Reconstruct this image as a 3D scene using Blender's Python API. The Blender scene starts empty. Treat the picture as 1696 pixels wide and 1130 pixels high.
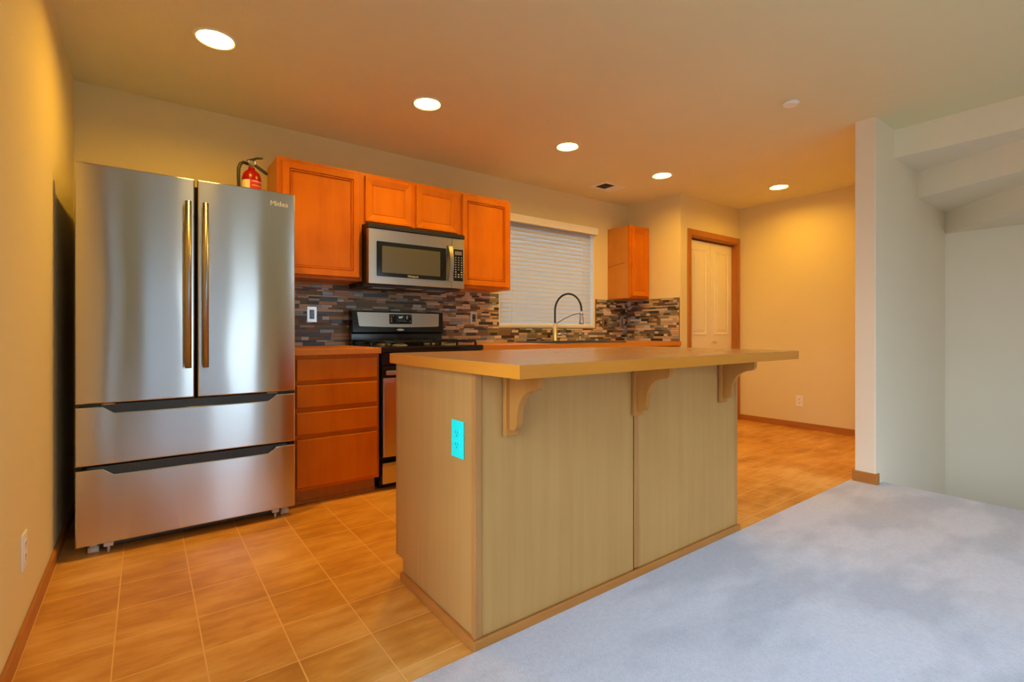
import bpy, bmesh, math, random
from mathutils import Vector, Matrix

PI = math.pi
rnd = random.Random(7)
SC = bpy.context.scene
COL = SC.collection

# ------------------------------------------------------------------ camera, sky, exposure
cam_d = bpy.data.cameras.new('camera')
cam = bpy.data.objects.new('camera', cam_d)
COL.objects.link(cam)
cam.location = (0, 0, 1.02)
cam.rotation_euler = (PI / 2, 0, -math.atan2(815, 1093))
cam_d.sensor_width = 36
cam_d.lens = 815 / 1696 * 36
cam_d.shift_y = -16 / 1696
cam_d.clip_start = 0.02
SC.camera = cam

SC.view_settings.view_transform = 'Standard'
SC.view_settings.look = 'None'
SC.view_settings.gamma = 1
SC.view_settings.use_curve_mapping = False
SC.view_settings.exposure = 0.0
SC.cycles.use_denoising = True
SC.cycles.max_bounces = 12
SC.cycles.diffuse_bounces = 6
SC.cycles.caustics_reflective = True
SC.cycles.blur_glossy = 1.0
SC.cycles.caustics_refractive = False
SC.cycles.sample_clamp_indirect = 6

WORLD_STRENGTH = 10.5
w = bpy.data.worlds.new('sky')
SC.world = w
w.use_nodes = True
bg = w.node_tree.nodes['Background']
SKY_COLOR = (.84, 1.12, 1.45)
GROUND = .14
_tc = w.node_tree.nodes.new('ShaderNodeTexCoord')
_sx = w.node_tree.nodes.new('ShaderNodeSeparateXYZ')
_rp = w.node_tree.nodes.new('ShaderNodeValToRGB')
w.node_tree.links.new(_tc.outputs['Generated'], _sx.inputs[0])
_mr = w.node_tree.nodes.new('ShaderNodeMapRange')
_mr.inputs['From Min'].default_value = -.12
_mr.inputs['From Max'].default_value = .55
w.node_tree.links.new(_sx.outputs['Z'], _mr.inputs['Value'])
w.node_tree.links.new(_mr.outputs[0], _rp.inputs['Fac'])
_rp.color_ramp.elements[0].color = (SKY_COLOR[0] * GROUND * 1.2, SKY_COLOR[1] * GROUND, SKY_COLOR[2] * GROUND * .7, 1)
_rp.color_ramp.elements[1].color = (*SKY_COLOR, 1)
w.node_tree.links.new(_rp.outputs[0], bg.inputs['Color'])
bg.inputs['Strength'].default_value = WORLD_STRENGTH

LAMP_COLOR = (1, .545, .06)
LAMP_STRENGTH = 270


def portal(name, loc, rot, sx, sy):
    l = bpy.data.lights.new(name, 'AREA')
    l.shape = 'RECTANGLE'
    l.size, l.size_y = sx, sy
    l.cycles.is_portal = True
    o = bpy.data.objects.new(name, l)
    o.location, o.rotation_euler = loc, rot
    COL.objects.link(o)


REAR = -2.6
portal('sky_portal', (3.125, REAR - .14, 1.1), (PI / 2, 0, 0), 1.25, 2.1)
portal('sky_portal', (.75, REAR - .14, 1.0), (PI / 2, 0, 0), 1.5, 1.9)
portal('sky_portal', (-.323 - .14, .2, 1.07), (PI / 2, 0, -PI / 2), 2.1, 2.05)

# ------------------------------------------------------------------ materials
MATS = {}


class NT:
    def __init__(s, name):
        s.m = bpy.data.materials.new(name)
        s.m.use_nodes = True
        s.t = s.m.node_tree
        s.b = s.t.nodes['Principled BSDF']

    def n(s, kind, **kw):
        x = s.t.nodes.new(kind)
        for k, v in kw.items():
            if k in x.inputs:
                x.inputs[k].default_value = v
            else:
                setattr(x, k, v)
        return x

    def l(s, a, b):
        s.t.links.new(a, b)

    def coord(s, scale=(1, 1, 1), loc=(0, 0, 0)):
        g = s.n('ShaderNodeNewGeometry')
        mp = s.n('ShaderNodeMapping')
        mp.inputs['Scale'].default_value = scale
        mp.inputs['Location'].default_value = loc
        s.l(g.outputs['Position'], mp.inputs['Vector'])
        return mp.outputs['Vector']

    def noise(s, vec, scale=5, detail=4, rough=.5):
        x = s.n('ShaderNodeTexNoise')
        x.inputs['Scale'].default_value = scale
        x.inputs['Detail'].default_value = detail
        x.inputs['Roughness'].default_value = rough
        s.l(vec, x.inputs['Vector'])
        return x.outputs['Fac']

    def ramp(s, fac, stops):
        r = s.n('ShaderNodeValToRGB')
        e = r.color_ramp.elements
        while len(e) < len(stops):
            e.new(.5)
        for i, (p, c) in enumerate(stops):
            e[i].position = p
            e[i].color = (*c, 1)
        s.l(fac, r.inputs['Fac'])
        return r.outputs['Color']

    def bump(s, h, strength=.2, dist=.01):
        b = s.n('ShaderNodeBump')
        b.inputs['Strength'].default_value = strength
        b.inputs['Distance'].default_value = dist
        s.l(h, b.inputs['Height'])
        s.l(b.outputs['Normal'], s.b.inputs['Normal'])


def P(name, col, rough=.5, metal=0, **kw):
    t = NT(name)
    t.b.inputs['Base Color'].default_value = (*col, 1)
    t.b.inputs['Roughness'].default_value = rough
    t.b.inputs['Metallic'].default_value = metal
    for k, v in kw.items():
        t.b.inputs[k.replace('_', ' ')].default_value = v
    MATS[name] = t.m
    return t.m


def paint(name, col, bump=.12):
    t = NT(name)
    v = t.coord()
    f = t.noise(v, 1.3, 2)
    c = t.ramp(f, [(.3, tuple(x * .97 for x in col)), (.7, col)])
    t.l(c, t.b.inputs['Base Color'])
    t.b.inputs['Roughness'].default_value = .75
    t.bump(t.noise(v, 140, 3), bump, .004)
    MATS[name] = t.m


def wood(name, dark, light, scale, rough=.35, blotch=.35, coat=0.0, spec=.2):
    t = NT(name)
    f1 = t.noise(t.coord(scale), 1, 6, .6)
    f2 = t.noise(t.coord((2.2, 2.2, 2.2)), 1.5, 2)
    mx = t.n('ShaderNodeMix')
    mx.inputs[0].default_value = blotch
    t.l(f1, mx.inputs[2])
    t.l(f2, mx.inputs[3])
    c = t.ramp(mx.outputs[0], [(.32, dark), (.66, light)])
    t.l(c, t.b.inputs['Base Color'])
    t.b.inputs['Roughness'].default_value = rough
    t.b.inputs['Coat Weight'].default_value = coat
    t.b.inputs['Specular IOR Level'].default_value = spec
    t.b.inputs['Coat Roughness'].default_value = .2
    MATS[name] = t.m


paint('wall_paint', (.80, .69, .38))
paint('wall_paint_white', (.91, .80, .63))
paint('ceiling_paint', (.84, .79, .50), .25)
wood('cabinet_wood', (.53, .13, .001), (.70, .205, .002), (14, 14, 1.6), .4, .5, 0)
wood('cabinet_wood_side', (.58, .22, .03), (.70, .30, .05), (14, 14, 1.6), .4, .5)
wood('trim_wood', (.40, .15, .03), (.52, .21, .045), (3, 3, 30), .4, .4)
wood('casing_wood', (.40, .15, .03), (.52, .21, .045), (30, 30, 2), .4, .4)
wood('island_laminate', (.47, .245, .072), (.54, .295, .094), (26, 26, 1.0), .42, .35)
wood('island_trim', (.40, .17, .045), (.50, .24, .075), (30, 30, 2), .4, .4)
wood('bracket_wood', (.42, .165, .03), (.54, .225, .05), (20, 20, 3), .38, .5)
wood('counter_laminate', (.48, .25, .105), (.52, .28, .12), (6, 30, 20), .24, .4, 0, .5)
wood('counter_warm_lit', (.61, .21, .016), (.69, .26, .03), (3, 3, 30), .3, .4)  # same laminate as the island top, warmer lighting put into its colour
P('white_plastic', (.90, .88, .82), .35)
P('white_trim', (.85, .84, .80), .4)
P('door_paint', (.86, .80, .62), .4)
P('black_gloss', (.008, .008, .009), .12)
P('black_plastic', (.012, .012, .013), .4)
P('black_iron', (.015, .015, .016), .45)
P('dark_grey', (.05, .052, .055), .45)
P('charcoal_strip', (.035, .045, .05), .35)
P('fridge_side', (.12, .125, .13), .5)
P('shadow_gap', (.006, .006, .006), .8)
P('chrome', (.62, .62, .62), .16, 1)
P('nickel', (.52, .50, .47), .28, 1)
P('brass', (.75, .55, .22), .25, 1)
P('logo_shine', (.97, .95, .9), .3, 0)  # pale non-metal; lamp reflection on chrome lettering is put into the colour
P('red_paint', (.30, .002, .003), .25)
P('label_red', (.50, .02, .012), .45)
P('label_cream', (.78, .70, .56), .5)
P('caster_plastic', (.55, .57, .58), .4)
P('cyan_plastic', (.0, .98, 1.0), .35)
P('cyan_dark', (.0, .22, .25), .4)
P('outlet_slot', (.03, .025, .02), .6)
P('lcd_grey', (.20, .20, .27), .3)
P('print_grey', (.45, .46, .44), .5)
P('print_white', (.85, .85, .82), .5)
P('microwave_glass', (.10, .10, .075), .22)
P('oven_glass', (.012, .008, .006), .06)
P('burner_grey', (.25, .25, .26), .4, .6)
P('grout', (.13, .105, .075), .8)
TILE = []
for nm, c, r in [('tile_tan', (.50, .36, .20), .45), ('tile_beige', (.66, .52, .33), .4), ('tile_brown', (.11, .065, .03), .4),
                 ('tile_dark', (.04, .032, .024), .3), ('tile_slate', (.15, .14, .11), .4), ('tile_blue_grey', (.30, .33, .32), .25),
                 ('tile_olive', (.24, .19, .09), .45), ('tile_pale_grey', (.58, .57, .50), .3), ('tile_umber', (.20, .125, .06), .4)]:
    P(nm, c, r)
    TILE.append(nm)


def steel(name, base, rough, aniso, wav=0.0):
    t = NT(name)
    t.b.inputs['Base Color'].default_value = (*base, 1)
    t.b.inputs['Metallic'].default_value = 1
    t.b.inputs['Roughness'].default_value = rough
    t.b.inputs['Anisotropic'].default_value = aniso
    tg = t.n('ShaderNodeCombineXYZ')
    tg.inputs[2].default_value = 1
    t.l(tg.outputs[0], t.b.inputs['Tangent'])
    if wav:
        t.bump(t.noise(t.coord((2.6, 2.6, 1.5)), 1.4, 0), wav, .02)
    MATS[name] = t.m


steel('stainless', (.60, .61, .61), .185, 1.0, .14)
steel('stainless_dull', (.46, .42, .37), .34, .6)
steel('handle_steel', (.44, .43, .42), .3, .5)

# vinyl floor with a square tile print
t = NT('vinyl_tile')
br = t.n('ShaderNodeTexBrick')
br.offset = 0
br.squash = 1
for k, v in dict(Scale=1, Mortar_Size=.003, Mortar_Smooth=.5, Bias=0, Brick_Width=.2305, Row_Height=.229).items():
    br.inputs[k.replace('_', ' ')].default_value = v
t.l(t.coord((1, 1, 0), (.08 + .2305 * 20, -1.845 + .229 * 20, 0)), br.inputs['Vector'])
br.inputs['Color1'].default_value = (0, 0, 0, 1)
br.inputs['Color2'].default_value = (1, 1, 1, 1)
f = t.noise(t.coord((3, 9, 1)), 1.3, 8, .62)
g = t.noise(t.coord((1, 1, 1)), 2.3, 3)
mx = t.n('ShaderNodeMix')
mx.inputs[0].default_value = .4
t.l(f, mx.inputs[2])
t.l(g, mx.inputs[3])
ad = t.n('ShaderNodeMath', operation='MULTIPLY_ADD')
t.l(br.outputs['Color'], ad.inputs[0])
ad.inputs[1].default_value = .10
t.l(mx.outputs[0], ad.inputs[2])
c = t.ramp(ad.outputs[0], [(.38, (.44, .185, .025)), (.54, (.64, .31, .06)), (.70, (.80, .48, .15))])
m2 = t.n('ShaderNodeMix', data_type='RGBA')
t.l(br.outputs['Fac'], m2.inputs[0])
t.l(c, m2.inputs[6])
m2.inputs[7].default_value = (.84, .50, .18, 1)
t.l(m2.outputs[2], t.b.inputs['Base Color'])
t.b.inputs['Roughness'].default_value = .42
t.bump(br.outputs['Fac'], .25, -.002)
MATS['vinyl_tile'] = t.m

# carpet
t = NT('carpet_pile')
f = t.noise(t.coord((1, 2.2, 1)), 1.2, 3, .6)
c = t.ramp(f, [(.42, (.51, .53, .61)), (.54, (.645, .66, .745))])
g = t.noise(t.coord(), 70, 4, .75)
gm = t.n('ShaderNodeMix', data_type='RGBA', blend_type='MULTIPLY')
gm.inputs[0].default_value = 1
t.l(c, gm.inputs[6])
t.l(t.ramp(g, [(.3, (.90, .90, .90)), (.6, (1.03, 1.03, 1.03))]), gm.inputs[7])
t.l(gm.outputs[2], t.b.inputs['Base Color'])
t.b.inputs['Roughness'].default_value = 1
t.b.inputs['Specular IOR Level'].default_value = .1
t.b.inputs['Sheen Weight'].default_value = .3
t.bump(t.noise(t.coord(), 260, 3, .7), .6, .006)
MATS['carpet_pile'] = t.m

# lamp lens
t = NT('lamp_lens_dim')
t.b.inputs['Base Color'].default_value = (.9, .85, .75, 1)
t.b.inputs['Emission Color'].default_value = (*LAMP_COLOR, 1)
t.b.inputs['Emission Strength'].default_value = LAMP_STRENGTH * .72
MATS['lamp_lens_dim'] = t.m
t = NT('lamp_lens')
t.b.inputs['Base Color'].default_value = (.9, .85, .75, 1)
t.b.inputs['Emission Color'].default_value = (*LAMP_COLOR, 1)
t.b.inputs['Emission Strength'].default_value = LAMP_STRENGTH
MATS['lamp_lens'] = t.m

# lit digits
P('clock_digits', (.2, .25, .2), .4)
MATS['clock_digits'].node_tree.nodes['Principled BSDF'].inputs['Emission Color'].default_value = (.7, .9, .75, 1)
MATS['clock_digits'].node_tree.nodes['Principled BSDF'].inputs['Emission Strength'].default_value = .8


def thin(name, col, trans):
    """diffuse + translucent sheet (blind slats, added roller shade)"""
    t = NT(name)
    d = t.n('ShaderNodeBsdfDiffuse')
    d.inputs['Color'].default_value = (*col, 1)
    r = t.n('ShaderNodeBsdfTranslucent')
    r.inputs['Color'].default_value = (*col, 1)
    m = t.n('ShaderNodeMixShader')
    m.inputs[0].default_value = trans
    t.l(d.outputs[0], m.inputs[1])
    t.l(r.outputs[0], m.inputs[2])
    t.l(m.outputs[0], t.t.nodes['Material Output'].inputs['Surface'])
    t.t.nodes.remove(t.b)
    MATS[name] = t.m


thin('blind_slat', (.60, .62, .63), .06)
thin('added_shade_cloth', (.86, .88, .90), .5)

t = NT('window_glass')
a = t.n('ShaderNodeBsdfTransparent')
b_ = t.n('ShaderNodeBsdfGlossy')
b_.inputs['Roughness'].default_value = .02
fr = t.n('ShaderNodeFresnel')
fr.inputs['IOR'].default_value = 1.45
m = t.n('ShaderNodeMixShader')
t.l(fr.outputs[0], m.inputs[0])
t.l(a.outputs[0], m.inputs[1])
t.l(b_.outputs[0], m.inputs[2])
t.l(m.outputs[0], t.t.nodes['Material Output'].inputs['Surface'])
t.t.nodes.remove(t.b)
MATS['window_glass'] = t.m


# ------------------------------------------------------------------ mesh helpers
class MB:
    def __init__(s):
        s.bm = bmesh.new()
        s.mats = []
        s.cur = 0

    def mat(s, name):
        if name not in s.mats:
            s.mats.append(name)
        s.cur = s.mats.index(name)
        return s

    def _set(s, faces):
        for f_ in faces:
            f_.material_index = s.cur

    def box(s, x0, x1, y0, y1, z0, z1, bev=0, seg=2):
        x0, x1 = min(x0, x1), max(x0, x1)
        y0, y1 = min(y0, y1), max(y0, y1)
        z0, z1 = min(z0, z1), max(z0, z1)
        v = [s.bm.verts.new(p) for p in [(x0, y0, z0), (x1, y0, z0), (x1, y1, z0), (x0, y1, z0), (x0, y0, z1), (x1, y0, z1), (x1, y1, z1), (x0, y1, z1)]]
        fs = [s.bm.faces.new([v[i] for i in q]) for q in [(3, 2, 1, 0), (4, 5, 6, 7), (0, 1, 5, 4), (1, 2, 6, 5), (2, 3, 7, 6), (3, 0, 4, 7)]]
        s._set(fs)
        if bev:
            es = list({e for f_ in fs for e in f_.edges})
            r = bmesh.ops.bevel(s.bm, geom=es, offset=bev, segments=seg, profile=.5, affect='EDGES', clamp_overlap=True)
            s._set(r['faces'])
        return s

    def quad(s, *pts):
        f_ = s.bm.faces.new([s.bm.verts.new(p) for p in pts])
        s._set([f_])
        return s

    def prism(s, poly, axis, a, b):
        """polygon (list of 2D) extruded along axis 'x','y','z' from a to b"""
        def mk(p, t_):
            return {'x': (t_, p[0], p[1]), 'y': (p[0], t_, p[1]), 'z': (p[0], p[1], t_)}[axis]
        v0 = [s.bm.verts.new(mk(p, a)) for p in poly]
        v1 = [s.bm.verts.new(mk(p, b)) for p in poly]
        n = len(poly)
        fs = [s.bm.faces.new(v0[::-1]), s.bm.faces.new(v1)]
        for i in range(n):
            fs.append(s.bm.faces.new([v0[i], v0[(i + 1) % n], v1[(i + 1) % n], v1[i]]))
        s._set(fs)
        return s

    def tube(s, pts, r, seg=12, cap=True):
        pts = [Vector(p) for p in pts]
        n = len(pts)
        rs = r if isinstance(r, (list, tuple)) else [r] * n
        rings = []
        up = None
        for i, p in enumerate(pts):
            d = (pts[min(i + 1, n - 1)] - pts[max(i - 1, 0)]).normalized()
            if up is None:
                up = Vector((0, 0, 1)) if abs(d.z) < .9 else Vector((1, 0, 0))
            u = d.cross(up).normalized()
            v = u.cross(d).normalized()
            up = v
            rings.append([s.bm.verts.new(p + rs[i] * (math.cos(2 * PI * k / seg) * u + math.sin(2 * PI * k / seg) * v)) for k in range(seg)])
        fs = []
        for i in range(n - 1):
            for k in range(seg):
                fs.append(s.bm.faces.new([rings[i][k], rings[i][(k + 1) % seg], rings[i + 1][(k + 1) % seg], rings[i + 1][k]]))
        if cap:
            fs += [s.bm.faces.new(rings[0][::-1]), s.bm.faces.new(rings[-1])]
        for f_ in fs:
            f_.smooth = len(f_.verts) == 4
        s._set(fs)
        return s

    def lathe(s, c, prof, seg=32, axis='z', smooth=True):
        """profile [(radius, height)] turned round a vertical axis (or y axis pointing -y) at c"""
        rings = []
        for r, h in prof:
            ring = []
            for k in range(seg):
                a_ = 2 * PI * k / seg
                if axis == 'z':
                    ring.append(s.bm.verts.new((c[0] + r * math.cos(a_), c[1] + r * math.sin(a_), c[2] + h)))
                elif axis == 'y':
                    ring.append(s.bm.verts.new((c[0] + r * math.cos(a_), c[1] - h, c[2] + r * math.sin(a_))))
                else:
                    ring.append(s.bm.verts.new((c[0] + h, c[1] + r * math.cos(a_), c[2] + r * math.sin(a_))))
            rings.append(ring)
        fs = []
        for i in range(len(prof) - 1):
            for k in range(seg):
                q = s.bm.faces.new([rings[i][k], rings[i][(k + 1) % seg], rings[i + 1][(k + 1) % seg], rings[i + 1][k]])
                q.smooth = smooth
                fs.append(q)
        fs += [s.bm.faces.new(rings[0][::-1]), s.bm.faces.new(rings[-1])]
        s._set(fs)
        return s

    def loops(s, x0, x1, z0, z1, y, prof):
        """rectangular panel facing -y: prof = [(inset, distance towards the viewer)]"""
        rings = []
        for ins, dy in prof:
            rings.append([s.bm.verts.new(p) for p in [(x0 + ins, y - dy, z0 + ins), (x1 - ins, y - dy, z0 + ins), (x1 - ins, y - dy, z1 - ins), (x0 + ins, y - dy, z1 - ins)]])
        fs = [s.bm.faces.new(rings[0][::-1]), s.bm.faces.new(rings[-1])]
        for a_, b2 in zip(rings, rings[1:]):
            for k in range(4):
                fs.append(s.bm.faces.new([a_[k], a_[(k + 1) % 4], b2[(k + 1) % 4], b2[k]]))
        s._set(fs)
        return s

    def rrect(s, x0, x1, z0, z1, r, seg=5):
        pts = []
        for cx_, cz_, a0 in [(x1 - r, z1 - r, 0), (x0 + r, z1 - r, PI / 2), (x0 + r, z0 + r, PI), (x1 - r, z0 + r, 1.5 * PI)]:
            for i in range(seg + 1):
                a_ = a0 + i * PI / 2 / seg
                pts.append((cx_ + r * math.cos(a_), cz_ + r * math.sin(a_)))
        return pts


def children_loc(parent):
    return parent.matrix_world.translation if parent else Vector((0, 0, 0))


LOC = {}


def obj(name, mb, mat=None, parent=None, label=None, origin=None):
    """links the mesh (built in room coordinates) as ONE object under its parent"""
    me = bpy.data.meshes.new(name)
    bmesh.ops.recalc_face_normals(mb.bm, faces=mb.bm.faces)
    if parent is not None:
        off = LOC[parent.name]
    elif origin is not None:
        off = Vector(origin)
    else:
        off = Vector((0, 0, 0))
    own = off
    if origin is not None:
        own = Vector(origin)
    bmesh.ops.translate(mb.bm, verts=mb.bm.verts, vec=-own)
    mb.bm.to_mesh(me)
    mb.bm.free()
    if mb.mats:
        for m_ in mb.mats:
            me.materials.append(MATS[m_])
    else:
        me.materials.append(MATS[mat])
    o = bpy.data.objects.new(name, me)
    COL.objects.link(o)
    if parent is not None:
        o.parent = parent
        o.location = own - off
    else:
        o.location = own
    LOC[o.name] = own
    if label:
        o['label'] = label
    return o


def text(name, body, size, loc, mat, parent, rot=(PI / 2, 0, 0), extrude=.0006, label=None):
    cu = bpy.data.curves.new(name, 'FONT')
    cu.body = body
    cu.size = size
    cu.align_x = 'CENTER'
    cu.align_y = 'CENTER'
    cu.extrude = extrude
    tmp = bpy.data.objects.new(name + '_tmp', cu)
    COL.objects.link(tmp)
    bpy.context.view_layer.update()
    me = bpy.data.meshes.new_from_object(tmp.evaluated_get(bpy.context.evaluated_depsgraph_get()))
    bpy.data.objects.remove(tmp)
    me.name = name
    me.materials.clear()
    me.materials.append(MATS[mat])
    o = bpy.data.objects.new(name, me)
    COL.objects.link(o)
    o.parent = parent
    o.location = Vector(loc) - LOC[parent.name]
    o.rotation_euler = rot
    LOC[o.name] = Vector(loc)
    if label:
        o['label'] = label
    return o


def thing(name, label, cat, loc, group=None):
    o = bpy.data.objects.new(name, None)
    o.empty_display_size = .05
    COL.objects.link(o)
    o.location = loc
    LOC[o.name] = Vector(loc)
    o['label'] = label
    o['category'] = cat
    if group:
        o['group'] = group
    return o


def tag(o, label, cat, group=None):
    o['label'] = label
    o['category'] = cat
    if group:
        o['group'] = group
    return o


def struct(name, mb, mat=None, parent=None, label=None, cat=None):
    o = obj(name, mb, mat, parent)
    if parent is None:
        o['kind'] = 'structure'
        if label:
            o['label'] = label
            o['category'] = cat
    return o


# ------------------------------------------------------------------ the setting
WL = -.323       # left wall
WB = 3.71        # back wall
WR = 5.54        # far wall
RET = 4.40       # short return wall
CLY = 3.01       # closet wall
SY = 1.17        # stair side of the partition
CH = 2.44        # ceiling
WT = CH + .1     # walls run up into the roof slab
TH = .12

struct('floor', MB().box(WL - TH, WR + TH, 1.316, WB + TH, -.05, 0), 'vinyl_tile', label='orange tan square tile vinyl kitchen floor', cat='floor')
mb = MB().mat('carpet_pile')
mb.box(WL, 3.98, REAR, 1.316, -.25, .006)
mb.tube([(3.975, -1.9, -.022), (3.975, SY, -.022)], .028, 10)
struct('carpet', mb, label='pale grey carpet beside the kitchen island', cat='carpet')
mb = MB().mat('carpet_pile')
for k in range(6):
    mb.box(3.98 + .25 * k, 3.98 + .25 * (k + 1) + (.02 if k < 5 else .06), -1.9, SY, -1.6, -.19 * (k + 1))
struct('stairs', mb, label='carpeted stairs going down behind the carpet edge', cat='stairs')


def wall_x(y0, y1, x0, x1, z0, z1, hole=None):
    """wall running along x with an optional opening (x0,x1,z0,z1)"""
    mb = MB()
    if hole is None:
        return mb.box(x0, x1, y0, y1, z0, z1)
    a_, b2, c2, d2 = hole
    mb.box(x0, a_, y0, y1, z0, z1).box(b2, x1, y0, y1, z0, z1)
    if c2 > z0:
        mb.box(a_, b2, y0, y1, z0, c2)
    mb.box(a_, b2, y0, y1, d2, z1)
    return mb


struct('wall_left', MB().box(WL - TH, WL, REAR, -.85, 0, WT).box(WL - TH, WL, 1.25, WB, 0, WT).box(WL - TH, WL, -.85, 1.25, 0, .05).box(WL - TH, WL, -.85, 1.25, 2.1, WT), 'wall_paint')
WX0, WX1, WZ0, WZ1 = 2.61, 3.862, 1.066, 2.095
struct('wall_back', wall_x(WB, WB + TH, WL - TH, RET + .01, 0, WT, (WX0, WX1, WZ0, WZ1)), 'wall_paint')
struct('wall_return', MB().box(RET, RET + TH, CLY, WB + TH, 0, WT), 'wall_paint')
DX0, DX1, DZ = 4.575, 5.488, 2.03
mb = wall_x(CLY, CLY + TH, RET + TH, WR, 0, WT, (DX0, DX1, 0, DZ))
mb.box(DX0 - .05, DX1 + .05, CLY + .6, CLY + .62, 0, WT).box(DX0 - .07, DX0 - .05, CLY + TH, CLY + .62, 0, WT).box(DX1 + .05, DX1 + .07, CLY + TH, CLY + .62, 0, WT).box(DX0 - .05, DX1 + .05, CLY + TH, CLY + .6, -.02, -.001)
struct('wall_closet', mb, 'wall_paint')
struct('wall_right', MB().mat('wall_paint').box(WR, WR + TH, SY + .06, CLY + TH, -1.6, WT).mat('wall_paint_white').box(WR, WR + TH, -1.9, SY + .06, -1.6, WT))
struct('wall_partition', MB().box(3.87, WR, SY, 1.29, -1.6, WT, .006), 'wall_paint_white')
mb = MB()
mb.box(3.98, 3.98 + TH, REAR, -1.9, 0, WT).box(3.98, WR, -2.02, -1.9, -1.6, WT)
struct('wall_stairwell', mb, 'wall_paint_white')
mb = MB()
y0, y1 = REAR - TH, REAR
mb.box(WL - TH, 0, y0, y1, 0, WT).box(1.5, 2.5, y0, y1, 0, WT).box(3.75, 4.1, y0, y1, 0, WT)
mb.box(0, 1.5, y0, y1, 0, .06).box(0, 1.5, y0, y1, 1.95, WT)
mb.box(2.5, 3.75, y0, y1, 2.15, WT).box(2.5, 3.75, y0, y1, 0, .05)
struct('wall_rear', mb, 'wall_paint')

CANS = [(.274, 2.778), (1.412, 2.778), (2.603, 2.778), (3.776, 2.778), (5.0, 2.312)]
CAN_R, CAN_D = .079, .03


def sheet(mb, x0, x1, y0, y1):
    mb.quad((x0, y0, CH), (x0, y1, CH), (x1, y1, CH), (x1, y0, CH))


def holed(mb, x, y, h, r):
    n = 32
    c_ = [mb.bm.verts.new((x + r * math.cos(2 * PI * k / n), y + r * math.sin(2 * PI * k / n), CH)) for k in range(n)]
    q_ = []
    for k in range(n):
        a_ = 2 * PI * k / n
        m_ = max(abs(math.cos(a_)), abs(math.sin(a_)))
        q_.append(mb.bm.verts.new((x + h * math.cos(a_) / m_, y + h * math.sin(a_) / m_, CH)))
    mb._set([mb.bm.faces.new([q_[k], c_[k], c_[(k + 1) % n], q_[(k + 1) % n]]) for k in range(n)])


mb = MB()
h_ = .15
ya, yb_ = CANS[0][1] - h_, CANS[0][1] + h_
sheet(mb, WL, 4.24, REAR, ya)
sheet(mb, WL, 4.24, yb_, WB)
px = WL
for x_, y_ in CANS[:4]:
    sheet(mb, px, x_ - h_, ya, yb_)
    holed(mb, x_, y_, h_, CAN_R)
    px = x_ + h_
sheet(mb, px, 4.24, ya, yb_)
x_, y_ = CANS[4]
sheet(mb, 4.24, x_ - h_, 1.23, CLY + .03)
sheet(mb, x_ + h_, WR, 1.23, CLY + .03)
sheet(mb, x_ - h_, x_ + h_, 1.23, y_ - h_)
sheet(mb, x_ - h_, x_ + h_, y_ + h_, CLY + .03)
holed(mb, x_, y_, h_, CAN_R)
sheet(mb, 4.24, RET + .05, CLY + .03, WB)
sheet(mb, 4.24, WR, -2.0, .05)
mb.box(WL - TH, WR + TH, REAR - TH, WB + TH, CH + .1, CH + .14)
struct('ceiling', mb, 'ceiling_paint')
PV = (4.24, .05)
mb = MB()
mb.prism([PV, (4.77, SY), (4.24, SY)], 'z', 2.243, CH + .1)
mb.prism([PV, (WR, SY), (4.77, SY)], 'z', 2.045, CH + .1)
mb.prism([PV, (WR, .05), (WR, SY)], 'z', 1.862, CH + .1)
struct('ceiling_stair_soffit', mb, 'wall_paint_white', label='stepped white underside of the upper stairs', cat='ceiling')


def window(n, x0, x1, z0, z1, y, along='x', bars=1):
    """vinyl frame with glass filling a wall opening"""
    def bx(mb_, a0, a1, d0, d1, c0, c1, bev=0):
        if along == 'x':
            mb_.box(a0, a1, y + d0, y + d1, c0, c1, bev)
        else:
            mb_.box(y + d0, y + d1, a0, a1, c0, c1, bev)
    mb_ = MB()
    fr_ = .045
    for q in [(x0, x0 + fr_, z0, z1), (x1 - fr_, x1, z0, z1)]:
        bx(mb_, q[0], q[1], 0, .05, q[2], q[3])
    for q in [(z0, z0 + fr_), (z1 - fr_, z1)]:
        bx(mb_, x0 + fr_, x1 - fr_, 0, .05, q[0], q[1])
    for k in range(bars):
        c_ = x0 + (x1 - x0) * (k + 1) / (bars + 1)
        bx(mb_, c_ - .025, c_ + .025, 0, .05, z0 + fr_, z1 - fr_)
    o = struct('window_%d' % n, mb_, 'white_trim')
    g_ = MB()
    bx(g_, x0 + fr_, x1 - fr_, .022, .026, z0 + fr_, z1 - fr_)
    obj('glass', g_, 'window_glass', o)
    return o


window(1, WX0, WX1, WZ0, WZ1, WB + .065, 'x', 0)
# white lining of the kitchen window opening
mb = MB()
mb.box(WX1 - .012, WX1, WB - .002, WB + .064, WZ0, WZ1).box(WX0, WX0 + .012, WB - .002, WB + .064, WZ0, WZ1)
mb.box(WX0 + .012, WX1 - .012, WB - .006, WB + .064, WZ0, WZ0 + .012)
struct('trim_1', mb, 'white_trim')
window(2, 2.5, 3.75, .05, 2.15, REAR - .09)  # made-up rear glass door, out of view, lets daylight in
added_rear_window = window(3, 0, 1.5, .06, 1.95, REAR - .09)  # added rear window, unseen, for daylight and the refrigerator's reflections
window(4, -.85, 1.25, .05, 2.1, WL - .055, 'y', 1)  # added left glass door, out of view, lights the island end

# baseboards
struct('baseboard_left', MB().box(WL, WL + .012, 1.25, WB, 0, .062, .003), 'trim_wood')
struct('baseboard_right', MB().box(WR - .012, WR, 1.29, CLY - .012, 0, .062, .003), 'trim_wood')
mb = MB().box(3.858, 3.87, SY - .012, 1.302, 0, .078, .003).box(3.87, 3.905, SY - .012, SY, 0, .078, .003).box(3.87, WR - .012, 1.29, 1.302, 0, .062, .003)
struct('baseboard_partition', mb, 'trim_wood')

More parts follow.
